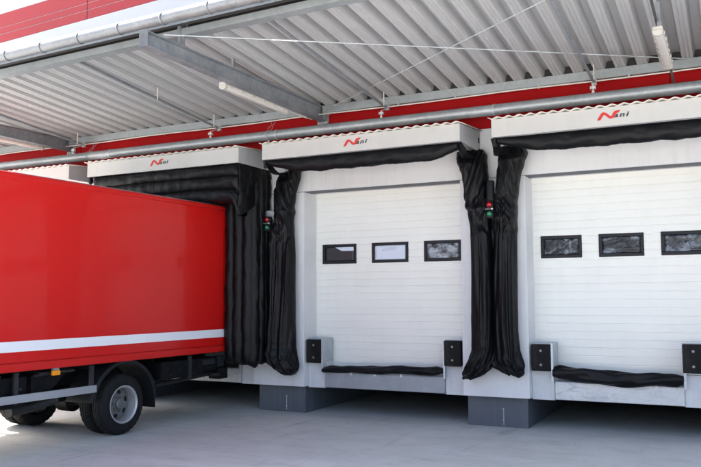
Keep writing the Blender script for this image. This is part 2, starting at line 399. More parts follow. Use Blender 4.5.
# upper storey: white band, red cassette panels with pale joints, white band on top
sk = -math.atan2(.29, 3.86)
UP = Vector((-6.0, -.02, 0)); ud = Vector((math.cos(sk), math.sin(sk), 0)); un = Vector((-math.sin(sk), math.cos(sk), 0))
def ubox(mb, s0, s1, o0, o1, z0, z1):
    vs = [UP+ud*s+un*o+Vector((0,0,z)) for z in (z0,z1) for o in (o0,o1) for s in (s0,s1)]
    mb.add(vs, [(0,2,3,1),(4,5,7,6),(0,1,5,4),(2,6,7,3),(0,4,6,2),(1,3,7,5)])
m1 = MB(); ubox(m1, -9, 18, 0, .3, 6.31, 7.845); m1.build('white_band', M['white_face'], B, bevel=.004)
m2 = MB(); us = [-9, -4.9, .80, 6.5, 12.2, 18]; 
for a, b in zip(us, us[1:]):
    for z0, z1 in ((7.855,8.047),(8.059,8.20),(8.212,8.53)): ubox(m2, a+.012, b-.012, .004, .3, z0, z1)
pieces(m2, 'red_panel', M['red_face'], B, bevel=.003)
m2 = MB(); 
for a, b in zip(us, us[1:]): ubox(m2, a+.012, b-.012, .014, .29, 7.85, 8.54)
pieces(m2, 'panel_joint', M['white_face'], B)
m3 = MB(); ubox(m3, -9, 18, .01, .3, 8.54, 9.6); m3.build('parapet', M['white_face'], B, bevel=.004)
m3 = MB(); ubox(m3, -9, 18, .31, 9.2, 6.31, 9.3); m3.build('upper_storey', M['white_face'], B)
sd = MB(); sd.box(XL-.2, XL-.002, 0, 9, 0, 6.3); sd.box(XR+.002, XR+.2, 0, 9, 0, 6.3); sd.box(XL, XR, 9.02, 9.2, 0, 6.3)
pieces(sd, 'side_wall', M['wall'], B)

# ------------------------------------------------------------------ canopy
C0 = thing('canopy_roof', 'grey corrugated steel canopy roof over the loading docks', 'canopy', (0,0,5.0))
OFF = (0,0,5.0)
sd2 = Vector((5.95,-.28,0)).normalized(); sn = Vector((-sd2.y, sd2.x, 0))     # edge direction / inward normal
def edgeY(x, out=0): return -3.77-.28/5.95*(x+3.2)-out*1.0011
CX0, CX1 = -8.5, 9.5  # unseen left end, cut so sunlight reaches the patch under the truck
def zsheet(y): return 5.335+.080*(-.15-y)
sh = MB(); pitch = .3; prof = []
x = CX0
while x < CX1:
    for dx, dz in ((0,0),(.034,0),(.040,.009),(.052,.009),(.058,0),(.082,0),(.088,.009),(.100,.009),(.106,0),(.140,0),(.168,.135),(.180,.138),(.260,.138),(.272,.135)):
        prof.append((x+dx, dz))
    x += pitch
vs = []; ny = 6
for j in range(ny+1):
    for px, dz in prof:
        y0 = -.02; y1 = edgeY(px, -.12); y = lerp(y0, y1, j/ny); vs.append((px+.02, y, zsheet(y)+dz))
n = len(prof)
sh.add(vs, [(j*n+i, j*n+i+1, (j+1)*n+i+1, (j+1)*n+i) for j in range(ny) for i in range(n-1)])
sh.build('roof_sheet', M['deck'], C0, solid=.003, off=OFF)
fl = MB()          # flat weatherproofing on top of the deck
v8 = []
for zz in (.150,.19):
    v8 += [(CX0, -.02, zsheet(-.02)+zz), (CX1-.3, -.02, zsheet(-.02)+zz), (CX1-.3, edgeY(CX1-.3,-.12), zsheet(edgeY(CX1,-.12))+zz), (CX0, edgeY(CX0,-.12), zsheet(edgeY(CX0,-.12))+zz)]
fl.add(v8, [(0,1,2,3),(4,7,6,5),(0,4,5,1),(1,5,6,2),(2,6,7,3),(3,7,4,0)])
fl.build('roof_membrane', M['plinth'], C0, off=OFF)
# edge purlin: channel that opens outwards
def skew_sweep(poly, x0, x1):
    """poly: (out, z) outline swept along the skewed canopy edge"""
    mb = MB(); n = len(poly)
    vs = [(x, edgeY(x, o), z) for x in (x0, x1) for o, z in poly]
    mb.add(vs, [(i,(i+1)%n,n+(i+1)%n,n+i) for i in range(n)]+[tuple(range(n-1,-1,-1)), tuple(range(n,2*n))])
    return mb
beams = [-5.6, .40, 6.85]
ch = [(-.14,5.42),(.012,5.42),(.012,5.512),(.004,5.512),(.004,5.428),(-.14,5.428)]
for a, b in zip([CX0]+[q+.02 for q in beams], [q-.02 for q in beams]+[CX1-.32]):
    skew_sweep(ch, a, b).build('edge_purlin', M['purlin'], C0, off=OFF)
    skew_sweep([(-.14,5.429),(-.132,5.429),(-.132,5.62),(-.14,5.62)], a, b).build('painted_shade_web', M['shade_and_filler'], C0, off=OFF)  # web of the edge purlin, recess shade put into its dark colour
# purlin along the wall: channel
wp = [(-.06,5.195),(-.16,5.195),(-.16,5.203),(-.166,5.203),(-.166,5.322),(-.16,5.322),(-.16,5.332),(-.06,5.332)]
for a, b in zip([CX0]+[q+.06 for q in beams], [q-.06 for q in beams]+[CX1-.32]):
    mb = MB(); mb.prism(wp, 'x', a, b); mb.build('wall_purlin', M['purlin'], C0, off=OFF)
for bx in beams:          # tapered I-beams
    ey = edgeY(bx, .68)
    mb = MB()
    f = .07
    mb.prism([(-.02,5.08),(-.02,5.092),(ey,5.092),(ey,5.08)], 'x', bx-f, bx+f)
    mb.prism([(-.02,5.33),(-.02,5.318),(ey,5.258),(ey,5.27)], 'x', bx-f, bx+f)
    mb.prism([(-.02,5.092),(-.02,5.318),(ey+.0,5.258),(ey+.0,5.092)], 'x', bx-.005, bx+.005)
    ep = MB(); ep.box(bx-f, bx+f, ey-.014, ey-.002, 5.075, 5.285); ep.build('end_plate', M['end_plate'], C0, off=OFF, bevel=.003)
    mb.box(bx-.11, bx+.11, -.034, -.014, 5.0, 5.46)
    bo = mb.build('canopy_beam', M['galv_dark'], C0, off=OFF, bevel=.003)
    s = MB()
    for sx in (-.085,.085):
        for zz in (5.05,5.40): s.tube([(bx+sx,-.04,zz),(bx+sx,-.058,zz)], .014, 6)
    pieces(s, 'anchor_bolt', M['bolt'], bo, off=OFF)
    s = MB(); s.box(bx-.022, bx+.022, edgeY(bx,.03), edgeY(bx,-.07), 5.27, 5.655); s.build('purlin_cleat', M['galv_dark'], bo, off=OFF)
mb = MB(); mb.box(CX0, CX1-.32, -.075, -.055, 5.334, 5.468); mb.build('profile_filler', M['shade_and_filler'], C0, off=OFF)
# tie bars (angle sections) that run from wall to edge, with threaded hangers
ties = [-5.08, -1.70, 1.70, 5.02, 8.4]
for tx in ties:
    y1 = edgeY(tx, -.03); mb = MB()
    a = (tx, -.20, 5.135); b = (tx, y1, 5.462)
    mb.bar(a, b, .045, .006); mb.bar((tx-.02,-.20,5.157),(tx-.02,y1,5.497), .006, .045)
    t = mb.build('tie_bar', M['galv_dark'], C0, off=OFF)
    for yy in ((-.40,-1.95) if abs(tx+1.7) < .1 else (-.40,)):
        h = MB(); zz = lerp(5.135,5.475,(-.2-yy)/(-.2-y1)); h.tube([(tx+.03,yy,zz-.02),(tx+.03,yy,zsheet(yy)+.005)], .009, 8); h.box(tx+.01,tx+.05,yy-.02,yy+.02,zz+.05,zz+.062)
        h.build('hanger_rod', M['cable'], t, off=OFF)
    h = MB(); h.box(tx-.035, tx+.035, -.215, -.17, 5.10, 5.19); h.box(tx-.03, tx+.03, y1-.01, y1+.05, 5.44, 5.52); pieces(h, 'end_cleat', M['galv'], t, off=OFF)
for p0, p1 in (((.47,-4.35,5.30),(6.3,-.24,5.30)), ((.52,-.22,5.22),(6.3,-4.0,5.42))):
    mb = MB(); mb.tube([p0,p1], .0075, 8); p0 = Vector(p0); p1 = Vector(p1)
    br = mb.build('brace_rod', M['galv'], C0, off=OFF)
    t = MB(); d = (p1-p0).normalized(); q = p0+d*(1.55 if p0.y < -1 else .55); t.tube([q-d*.14,q-d*.12,q+d*.12,q+d*.14],[.008,.014,.014,.008],10); t.tube([q-d*.2,q-d*.14],.014,8)
    t.build('turnbuckle', M['bolt'], br, off=OFF)
# gutter: bead-fronted half-round trough with strap brackets
pts = []
R_ = .072; oc = .47; zc = 5.478
outer = [(oc+R_*math.cos(t), zc+R_*math.sin(t)) for t in [PI*(1.0+i/18*1.30) for i in range(19)]]
inner = [(oc+(R_-.005)*math.cos(t), zc+(R_-.005)*math.sin(t)) for t in [PI*(1.0+i/18*1.30) for i in range(19)]][::-1]
gut = skew_sweep([(-.0+o, z) for o, z in outer+inner], CX0, CX1-.3).build('gutter', M['gutter'], C0, smooth=30, off=OFF)
bead = MB(); q = outer[-1]; bead.tube([(CX0,edgeY(CX0,q[0]-.008),q[1]),(CX1-.3,edgeY(CX1-.3,q[0]-.008),q[1])], .011, 10); bead.build('gutter_bead', M['gutter'], gut, smooth=60, off=OFF)
st = MB(); gx = -8.3
while gx < 9:
    ring = [(oc+(R_+.006)*math.cos(t), zc+(R_+.006)*math.sin(t)) for t in [PI*(1.0+i/18*1.32) for i in range(19)]]
    st = MB(); st.grid(lambda u,v: (gx+(u-.5)*.026, edgeY(gx,ring[int(round(v*18))][0]), ring[int(round(v*18))][1]), 1, 18)
    st.build('gutter_strap', M['gutter'], gut, off=OFF, solid=.005, smooth=40)
    gx += .735
# apron flashing behind the gutter, coloured dark for the shadow line there
skew_sweep([(-.118,5.70),(.36,5.555),(.36,5.53),(.366,5.53),(.366,5.561),(-.118,5.707)], CX0, CX1-.3).build('eaves_flashing', M['end_plate'], C0, off=OFF)
skew_sweep([(.016,5.548),(.385,5.548),(.385,5.542),(.016,5.542)], CX0, CX1-.3).build('eaves_soffit', M['shade_and_filler'], C0, off=OFF)

skew_sweep([(.285,5.452),(.292,5.452),(.292,5.541),(.285,5.541)], CX0, CX1-.3).build('eaves_trim', M['purlin'], C0, off=OFF)

# ------------------------------------------------------------------ drain pipe along the wall
py, pz, pr = -.5, 4.825, .082
pipe = thing('wall_pipe', 'long galvanised steel pipe running along the red cladding under the canopy', 'pipe', (0,py,pz))
mb = MB(); xs = [-10.4+i*.065 for i in range(300)]
mb.tube([(xx,0,0) for xx in (-10.4,9.1)], pr, 32); mb.build('pipe_body', M['pipe'], pipe, smooth=40)
for jx in (-7.9,-4.05,-.25,3.6,7.4):
    mb = MB(); mb.tube([(jx-.018,0,0),(jx+.018,0,0)], pr+.006, 32); mb.build('pipe_clamp', M['galv'], pipe, smooth=40)
for tx in ties:
    mb = MB(); mb.tube([(tx+.03,.28,.31),(tx+.03,.10,.24),(tx+.03,.0,.20),(tx+.03,0,pr)], .010, 8); mb.tube([(tx+.03,0,.135),(tx+.03,0,.175)], .045, 6)
    mb.tube([(tx+.03,0,pr-.004),(tx+.03,0,pr+.03)], .022, 10)
    mb.build('pipe_hanger', M['bolt'], pipe, smooth=40)
for tx in (-4.62+.0, -.42):           # loops of tie wire round the pipe beside the beams
    mb = MB()
    for dx in (-.02,.02): mb.tube([(tx+dx+.008*math.sin(t*2), (pr+.006)*math.cos(t), (pr+.006)*math.sin(t)) for t in [i*2*PI/24 for i in range(25)]], .004, 6)
    for s in (-1,1): mb.tube([(tx+s*.02,0,pr),(tx+s*.05,.05,.14),(tx+s*.015,.1,.20),(tx+s*.04,.15,.27)], .004, 6)
    mb.tube([(tx,0,-pr-.004),(tx,0,-pr-.05)], .016, 8)
    mb.build('tie_wire', M['galv'], pipe)
cd = thing('cable_conduit', 'thin pale cable conduit clipped below the wall purlin', 'conduit', (0,-.19,5.165))
mb = MB(); cp = [(-10.4+i*.5, .004*math.sin(i*1.7), .008*math.sin(i*.9+1)) for i in range(40)]; mb.tube(cp, .011, 8); mb.build('conduit', M['cable'], cd, smooth=40)
mb = MB()
for i in range(0,17):
    xx = -10.2+i*1.2+.13*math.sin(i*2.1); mb.box(xx-.010,xx+.010,-.015,.006,-.015,.029)
pieces(mb, 'clip', M['galv'], cd)

# ------------------------------------------------------------------ fluorescent lamps
def lamp(x, y0, y1, z, label, tilt=0):
    t = thing('fluorescent_lamp', label, 'lamp', (x,(y0+y1)/2,z), 0, 'fluorescent lamps under the canopy')
    L2 = (y1-y0)/2
    def sect(r): return [(-.055,.012),(-.05,-.03),(-.03,-.052),(0,-.058),(.03,-.052),(.05,-.03),(.055,.012)]
    mb = MB(); mb.prism([(a,b) for a,b in sect(0)], 'y', -L2+.06, L2-.06); mb.build('diffuser', M['tube'], t, smooth=35)
    mb = MB(); mb.prism([(-.06,.014),(-.05,.052),(.05,.052),(.06,.014)], 'y', -L2, L2)
    for s in (-1,1):
        mb.prism([(-.062,.013),(-.056,-.036),(-.03,-.058),(.03,-.058),(.056,-.036),(.062,.013)], 'y', s*L2-(.058 if s>0 else 0), s*L2+(0 if s>0 else .058))
    mb.build('housing', M['tube_end'], t, bevel=.006)
    mb = MB()
    for i in range(6):
        yy = lerp(-L2+.16, L2-.16, i/5)
        for s in (-1,1): mb.box(s*.060-.006, s*.060+.008, yy-.018, yy+.018, -.012, .03)
    pieces(mb, 'clip', M['tube_end'], t)
    mb = MB()
    for s in (-.7,.7): mb.box(-.02,.02, s*L2-.015, s*L2+.015, .052, zsheet((y0+y1)/2+s*L2)-z+.005)
    pieces(mb, 'suspension_bracket', M['galv_dark'], t)
    return t
lamp(.255, -2.81, -1.04, 5.065, 'tube lamp with yellowed end cap beside the middle canopy beam')
lamp(-5.80, -2.45, -.60, 5.09, 'tube lamp at far left, half hidden above the red truck')
lamp(6.075, -2.35, -.80, 5.08, 'short tube lamp at upper right with clipped cover and dark rod behind')
cb = MB(); cb.tube([(.255,-1.03,5.09),(.27,-.8,5.09),(.29,-.5,5.075),(.30,-.25,5.09),(.31,-.19,5.165)], .011, 8)
tag(cb.build('lamp_cable', M['cable']), 'pale cable from the middle lamp down to the conduit', 'cable')
cb = MB(); cb.tube([(-5.80,-.60,5.11),(-5.76,-.45,5.11),(-5.70,-.28,5.10),(-5.66,-.19,5.165)], .011, 8)
tag(cb.build('lamp_cable', M['cable']), 'pale cable from the far left lamp down to the conduit', 'cable')
rd = MB(); rd.tube([(6.03,-3.4,5.46),(6.05,-2.0,5.25),(6.09,-.9,5.10),(6.12,-.28,4.92),(6.12,-.28,4.80)], .017, 10)
tag(rd.build('support_rod', M['steel_dark'], smooth=40), 'dark rod running down past the right tube lamp to the pipe', 'rod')

# ------------------------------------------------------------------ sectional doors
def sect_door(k, wins, panes, label):
    t = thing('sectional_door', label, 'door', (k*P, D, .72), 0, 'white sectional dock doors')
    mb = MB(); x0, x1 = -.05, OW+.05
    # ribbed panel profile in (y, z)
    zz = [0.0]; pr_ = [(0.0,0.0)]
    z = .02; i = 0
    while z < 3.28:
        st_ = .122
        deep = .011 if i % 4 == 0 else .0065
        wd = .010 if i % 4 == 0 else .008
        pr_ += [(0,z-wd),(deep,z-wd*.4),(deep,z+wd*.4),(0,z+wd)]
        z += st_; i += 1
    pr_.append((0,3.30))
    poly = pr_+[(.045,3.30),(.045,0)]
    # clamp monotone
    holes = wins
    # cut window bands: build the panel as vertical strips so that panes sit in real openings
    wz0, wz1 = 2.605-.72, 2.955-.72
    def strip(a, b, zlo, zhi):
        pts = [(0,zlo)]+[p for p in pr_ if zlo < p[1] < zhi]+[(0,zhi)]
        mb.prism(pts+[(.045,zhi),(.045,zlo)], 'x', a, b)
    strip(x0, x1, 0, wz0+.03); strip(x0, x1, wz1-.03, 3.30)
    ed = [x0]
    for a, b in wins: ed += [a+.03, b-.03]
    ed.append(x1)
    for a, b in zip(ed[::2], ed[1::2]): strip(a, b, wz0+.03, wz1-.03)
    mb.build('door_panel', M['door'], t, smooth=25)
    for (a, b), pm in zip(wins, panes):
        f = MB(); w = .052
        def ring(y0, y1, a, b, c, d, w):
            f.box(a, b, y0, y1, c, c+w); f.box(a, b, y0, y1, d-w, d); f.box(a, a+w, y0, y1, c+w, d-w); f.box(b-w, b, y0, y1, c+w, d-w)
        ring(-.014, .05, a, b, wz0, wz1, w)
        fo = f.build('window', M['frame'], t, bevel=.007)
        p = MB(); p.grid(lambda u,v: (lerp(a+w-.004,b-w+.004,u), .012+.004*math.sin(u*PI)*math.sin(v*PI), lerp(wz0+w-.004,wz1-w+.004,v)), 12, 8)
        p.build('pane', M[pm], fo, smooth=60, solid=.004)
        if pm == 'pane_dark':      # pale strip painted in as the sky's reflection in the upper corner
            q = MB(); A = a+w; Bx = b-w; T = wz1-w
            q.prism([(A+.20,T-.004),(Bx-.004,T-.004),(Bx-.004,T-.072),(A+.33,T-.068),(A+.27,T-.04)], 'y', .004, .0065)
            q.build('painted_reflection', M['sky_glint'], fo)
        if pm == 'pane_blank':
            q = MB(); A = a+w; T = wz1-w
            rr = random.Random(3)
            pts = [(A+.12,T-.085),(A+.16,T-.065),(A+.18,T-.042),(A+.28,T-.035),(A+.40,T-.034),(A+.41,T-.07),(A+.36,T-.085),(A+.22,T-.095),(A+.15,T-.10)]
            q.prism(pts, 'y', .0035, .0055); q.build('smudge', M['smudge'], fo)
    # rubber bottom seal
    s = MB(); s.box(x0, x1, -.012, .04, -.03, .0); s.build('bottom_seal', M['rubber'], t)
    return t
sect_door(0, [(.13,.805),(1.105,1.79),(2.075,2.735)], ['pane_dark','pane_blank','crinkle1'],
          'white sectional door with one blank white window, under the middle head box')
sect_door(1, [(.12,.75),(1.0,1.65),(1.885,2.55)], ['crinkle2','crinkle3','crinkle4'],
          'white sectional door with three dark scratched windows, cut by the right edge')

# ------------------------------------------------------------------ dock levellers
def leveller(k, lipm, label, clutter=True):
    lw = LW.get(k, OW-.345)
    t = thing('dock_leveller', label, 'dock leveller', (k*P, .12, ZB), 0, 'steel dock levellers')
    mb = MB()
    # face slightly bowed, lip hinge at the top
    mb.prism([(.0,-.005),(-.012,.0),(-.006,.245),(.0,.262),(.03,.262),(.03,-.005)], 'x', .358, lw)
    lip = mb.build('lip_plate', M[lipm], t, bevel=.004)
    if clutter:
        h = MB()
        for hx in (.86,1.30,1.78): h.box(hx-.02,hx+.02,-.022,-.004,.225,.265); h.tube([(hx-.02,-.018,.262),(hx+.02,-.018,.262)], .014, 8)
        pieces(h, 'hinge', M['cable'], lip)
    d = MB(); d.box(.36, lw-.002, .031, 2.4, .235, .26); d.build('deck_plate', M['galv_dark'], t)
    for s, xa, xb in ((0,.322,.354),(1,lw+.004,lw+.036)):
        a = MB(); a.box(xa, xb, -.085, -.073, .24, .835); a.box(xa if s else xb-.006, xa+.006 if s else xb, -.073, .03, .24, .835)
        a.build('side_angle', M['galv'], t)
    for s, xa, xb in ((0,.004,.35),(1,lw+.045,OW-.004)):
        a = MB(); a.box(xa, xb, .034, .30, .43, .83); a.build('side_post', M['galv'], t, bevel=.004)
    return t
leveller(-1, 'galv', 'galvanised dock leveller edge half hidden behind the red truck', False)
leveller(0, 'lip', 'plain grey galvanised dock leveller below the middle door')
leveller(1, 'lip_stained', 'dock leveller with pale streaky stained lip below the right door')

def curtain_roll(k, zt, zb, label, sag):
    """flattened black seal cushion lying along the leveller lip"""
    t = MB(); x0, x1 = .345, LW.get(k, OW-.345)-.005
    def f(u, v):
        x = lerp(x0, x1, v); s = 4*v*(1-v)
        top = lerp(zt[0],zt[1],v)-sag*s*.6+.012*nz(x*4,.3,k); bot = lerp(zb[0],zb[1],v)-sag*s+.010*nz(x*5,2.,k)
        th = 2*PI*u; c, q = math.cos(th), math.sin(th)
        endp = 1-.35*max(0,abs(2*v-1)-.9)/.1
        zc = (top+bot)/2; hh = (top-bot)/2*endp
        wr = 1+.10*math.sin(9*x+3*th)+.09*nz(x*7,c*1.5,q*1.5+k)+.05*math.sin(5*th+x*2)
        y = .10-.02+.085*c*wr; z = zc+hh*q*wr
        if c < 0: z -= .01*math.sin(x*6)
        return (x-x0, y-.1, z-zb[0])
    t.grid(f, 40, 110, True)
    n = 40
    t.f.append(tuple(range(n))); t.f.append(tuple(110*n+i for i in range(n)))
    o = t.build('seal_cushion', M['pvc'], smooth=60); o.location = (k*P+x0, .10, zb[0])
    return tag(o, label, 'cushion', 'black seal cushions on the levellers')
curtain_roll(0, (.835,.90), (.725,.765), 'flat black seal cushion lying along the plain grey leveller lip', .0)
curtain_roll(1, (.985,.925), (.79,.755), 'sagging black seal cushion hanging over the streaky stained leveller lip', .055)

# ------------------------------------------------------------------ rubber bumpers
def bumper(label, x, zc):
    t = thing('dock_bumper', label, 'bumper', (x,.149,zc), 0, 'black rubber dock bumpers')
    mb = MB(); mb.box(-.14,.14,-.125,-.012,-.2,.2); rb = mb.build('rubber_block', M['rubber'], t, bevel=.012)
    s = MB(); s.box(-.155,.155,-.011,.0,-.205,.21); s.build('back_plate', M['galv'], t)
    for zz in (-.105,.105):
        h = MB(); h.tube([(0,-.124,zz),(0,-.128,zz)], .019, 20); h.tube([(0,-.128,zz),(0,-.136,zz)], .010, 6); h.build('bolt', M['bolt_dull'], t)
    return t
bumper('rubber bumper left of the plain grey leveller', .172, 1.085)
bumper('rubber bumper right of the plain grey leveller, beside the merged hanging curtains', 2.69, 1.115)
bumper('rubber bumper left of the streaky stained leveller', .172+P, 1.09)
bumper('rubber bumper right of the streaky stained leveller, cut by the photo edge', 2.69+P-.41, 1.135)

# ------------------------------------------------------------------ dock shelters
HX0, HX1, HY = -.2201, 3.2203, -1.02
def logo(parent, x, z):
    s = 1.0/1000
    pts = [(0,0),(40,66),(62,95),(85,106),(112,100),(140,80),(168,52),(188,42),(200,60),(214,90),(238,110),(310,116),(286,84),(256,74),(241,52),(226,26),(202,10),(172,8),(145,26),(110,62),(97,68),(86,60),(66,30),(48,0)]
    mb = MB(); mb.prism([(x+a*s, z+b*s) for a, b in pts], 'y', HY-.0035, HY-.0005); mb.build('logo_mark', M['logo_red'], parent)
    cu = bpy.data.curves.new('logo_text', 'FONT'); cu.body = 'ani'; cu.size = .090; cu.shear = .25; cu.offset = .003; cu.extrude = .001; cu.space_character = 1.25
    to = bpy.data.objects.new('tmp', cu); COL.objects.link(to)
    bpy.context.view_layer.update()
    me = bpy.data.meshes.new_from_object(to.evaluated_get(bpy.context.evaluated_depsgraph_get()))
    bpy.data.objects.remove(to); bpy.data.curves.remove(cu)
    w = max(v.co.x for v in me.vertices)
    for v in me.vertices:
        x_, y_, z_ = v.co
        v.co = (x+.215+x_*(.205/w), HY-.0022+z_, z+.022+y_)
    me.materials.clear(); me.materials.append(M['logo_black']); me.name = 'logo_text'
    o = bpy.data.objects.new('logo_text', me); COL.objects.link(o); o.parent = parent
def head_box(t, lx):
    mb = MB(); z0, z1, zw = 4.297, 4.556, 4.628
    mb.box(HX0, HX1, HY, HY+.022, z0, z1)
    hb = mb.build('head_board', M['head_white'], t, bevel=.003)
    for xa, xb in ((HX0,HX0+.02),(HX1-.02,HX1)):
        s = MB(); s.prism([(HY+.0225,z0),(HY+.0225,z1),(-.006,zw),(-.006,z0)], 'x', xa, xb); s.build('side_board', M['head_side'], t)
    s = MB(); s.prism([(HY+.024,z1-.03),(HY+.024,z1-.012),(-.004,zw-.012),(-.004,zw-.03)], 'x', HX0+.0215, HX1-.0215); s.build('top_board', M['head_side'], t)
    lam = .157; nx = int((HX1-HX0+.08)/lam*14)
    def f(u, v):
        xx = lerp(HX0-.04, HX1+.04, u); y = lerp(HY-.045, -.008, v)
        z = lerp(z1+.014, zw+.016, v)+.0125*math.sin(2*PI*xx/lam)+.0
        return (xx, y, z)
    w = MB(); w.grid(f, nx, 3); w.build('corrugated_cover', M['wave'], t, smooth=60, solid=.011)
    k = MB(); k.box(HX0+.01,HX0+.05,HY+.03,HY+.10,z0-.11,z0-.002); k.ball((HX0+.03,HY+.06,z0-.10),.035,.035,.04); k.build('corner_hook', M['black_plastic'], t)
    k = MB(); k.tube([(HX1+.001,-.10,4.49),(HX1+.012,-.10,4.49)], .022, 12); k.tube([(HX1+.001,-.10,4.44),(HX1+.012,-.10,4.44)], .022, 12); k.box(HX1+.001,HX1+.011,-.118,-.082,4.44,4.49); k.build('side_vent', M['black_plastic'], t)
    if lx is not None: logo(t, lx, 4.385)
def head_curtain(t, seed):
    """rolled, slightly slack bag under the head board"""
    x0, x1 = HX0+.07, HX1-.06
    def prof(v):
        e = min(v/.25, 1); drop = .085+.160*math.sin(min(v/.26,1)*PI/2)
        if v > .86: drop -= .13*((v-.86)/.14)**1.5
        return drop
    def f(u, v):
        x = lerp(x0, x1, v); dr = prof(v)
        th = 2*PI*u; c, s = math.cos(th), math.sin(th)
        wr = 1+.10*nz(x*5,c*1.4,s*1.4+seed)+.05*math.sin(13*x+2*th)+.05*nz(x*14,c*2,s*3+seed)
        dep = .075+.018*math.sin(v*PI)
        z = 4.300-dr/2+dr/2*s*(wr if s < 0 else 1); y = HY+.105+dep*c*wr
        if s > .2: z = min(z, 4.300)
        return (x, y, z)
    mb = MB(); mb.grid(f, 44, 150, True); n = 44
    mb.f.append(tuple(range(n))); mb.f.append(tuple(150*n+i for i in range(n)))
    mb.build('head_curtain', M['pvc_dull'], t, smooth=60)
def bunch(t, keys, seed, yb=-.02, dep=.155, tie=None, strap=None, flip=1):
    """bunched hanging side curtain: closed folded tube; keys (z, xl, xr)"""
    ztop, zbot = keys[0][0], keys[-1][0]; nu, nv = 170, 220
    def f(u, v):
        z = lerp(ztop, zbot, v); xl, xr = interp(keys, z)
        xc = (xl+xr)/2; w = (xr-xl)/2
        th = 2*PI*u; c, s = math.cos(th), math.sin(th)
        tw = 0.
        if tie is not None:
            d = z-tie; tw = (1.5*math.tanh(d/.45) if d > 0 else .5*math.tanh(d/.6))*flip
        a = th+tw*.55
        amp = .16+.10*max(0, min(1,(z-2.6)/1.2)) 
        low = max(0, min(1, (1.25-z)/.25))
        amp *= 1-.35*low
        up_ = max(0, min(1,(z-2.95)/.6))
        X = c*w*7.5                                               # across the front, in fold widths
        sh = 2.5*(z-3.3)*flip*up_+.25*math.sin(z*.8+seed)
        def rdg(v): return 1-2.6*abs(v)
        r1 = rdg(nz(X*.62+sh+seed*3, z*.16+.30*up_*z, seed)); r2 = rdg(nz(X*1.45+sh*2.0+seed*5, z*.24+.45*up_*z, seed+4))
        r3 = rdg(nz(X*2.6+sh*2.2+seed*7, z*(.5+.7*up_), seed+8)); r4 = rdg(nz(X*1.6-z*2.2+seed, z*2.0+X*.5, seed+12))
        hgt = .058*r1+.040*r2+.020*r3+(.003+.006*up_)*r4
        fold = 0; crk = 0
        if low: crk += low*(.16*nz(c*3,s*3+seed,z*9)+.10*nz(c*7,s*7,z*16))
        r = 1+amp*fold*.75+crk
        rx = 1+(r-1)*.42+.35*hgt/max(w,.08)*abs(c)
        dd = dep*(1-.18*low+.25*low*math.sin(max(0,min(1,(1.25-z)/(1.25-zbot)))*PI))
        if z > ztop-.22: dd *= lerp(.55, 1, (ztop-z)/.22)
        yy = yb-dd+dd*s*r
        if s < 0: yy -= hgt*min(1,-s*1.6)
        if s > 0: yy = yb-dd+dd*s*min(r,1.0)
        return (xc+w*c*rx, min(yy, yb), z+.05*c*(math.sin(seed)*.6)*(1 if z > ztop-.1 else 0)+.03*low*nz(c*2,s*2,seed))
    mb = MB(); mb.grid(f, nu, nv, True)
    mb.f.append(tuple(range(nu))); mb.f.append(tuple(nv*nu+i for i in range(nu)))
    o = mb.build('side_curtain', M['pvc'], t, smooth=70)
    if strap:
        b = MB(); b.grid(lambda u,v: strap(u,v), 6, 16); b.build('strap', M['pvc_dull'], o, smooth=60, solid=.008)
    return o
kl0 = [(4.25,-.40,.00),(4.09,-.42,-.02),(3.84,-.44,-.07),(3.56,-.46,-.12),(2.97,-.52,-.12),(2.67,-.55,-.11),(1.78,-.55,-.10),(1.16,-.61,-.09),(1.02,-.64,-.05),(.90,-.60,-.02),(.80,-.46,-.04),(.73,-.34,-.10),(.69,-.27,-.16)]
kr0 = [(4.30,2.90,3.30),(4.20,2.90,3.34),(4.02,2.96,3.37),(3.81,3.02,3.38),(3.45,3.05,3.39),(3.27,3.10,3.40),(2.88,3.14,3.415),(2.57,3.14,3.43),(1.50,3.12,3.44),(1.20,3.11,3.46),(1.08,3.07,3.45),(.92,2.99,3.40),(.82,2.94,3.27),(.75,2.95,3.08)]
kl1 = [(4.30,-.34,.04),(4.21,-.33,.08),(4.02,-.34,.01),(3.70,-.36,-.06),(3.42,-.40,-.09),(3.22,-.43,-.11),(2.87,-.46,-.11),(2.57,-.48,-.11),(1.51,-.52,-.12),(1.22,-.52,-.10),(1.09,-.54,-.07),(.97,-.50,-.03),(.89,-.40,-.03),(.83,-.28,-.06)]
def strap_l(x0=-.20, x1=-.30):
    def f(u, v):
        y = lerp(HY+.06, -.22, v); return (lerp(x0,x1,v)+(u-.5)*lerp(.10,.17,v)+.01*math.sin(v*7), y+.02*math.sin(u*PI), lerp(4.29,4.17,v)-.07*math.sin(v*PI))
    return f
def shelter(k, label, lx, left=None, right=None, seed=0., headc=True):
    t = thing('dock_shelter', label, 'dock shelter', (k*P,0,0), 0, 'dock shelters with white head boxes')
    head_box(t, lx)
    if headc: head_curtain(t, seed)
    if left: bunch(t, left, 1.3+seed, tie=3.45, strap=strap_l())
    if right: bunch(t, right, 2.7+seed, tie=3.30, flip=-1, strap=strap_l(3.17,3.14))
    return t
shelter(-2, 'white shelter head box at far left, mostly hidden by the truck top', None, headc=False)
sh1 = shelter(-1, 'inflated black dock shelter around the rear of the red truck', 1.30, headc=False)
shelter(0, 'middle dock shelter with deflated curtains hanging on both sides of the blank window door', 1.30, kl0, kr0, 0.)
shelter(1, 'right dock shelter with deflated curtain, head box cut by the photo edge', 1.25, kl1, kr0, 4.4)

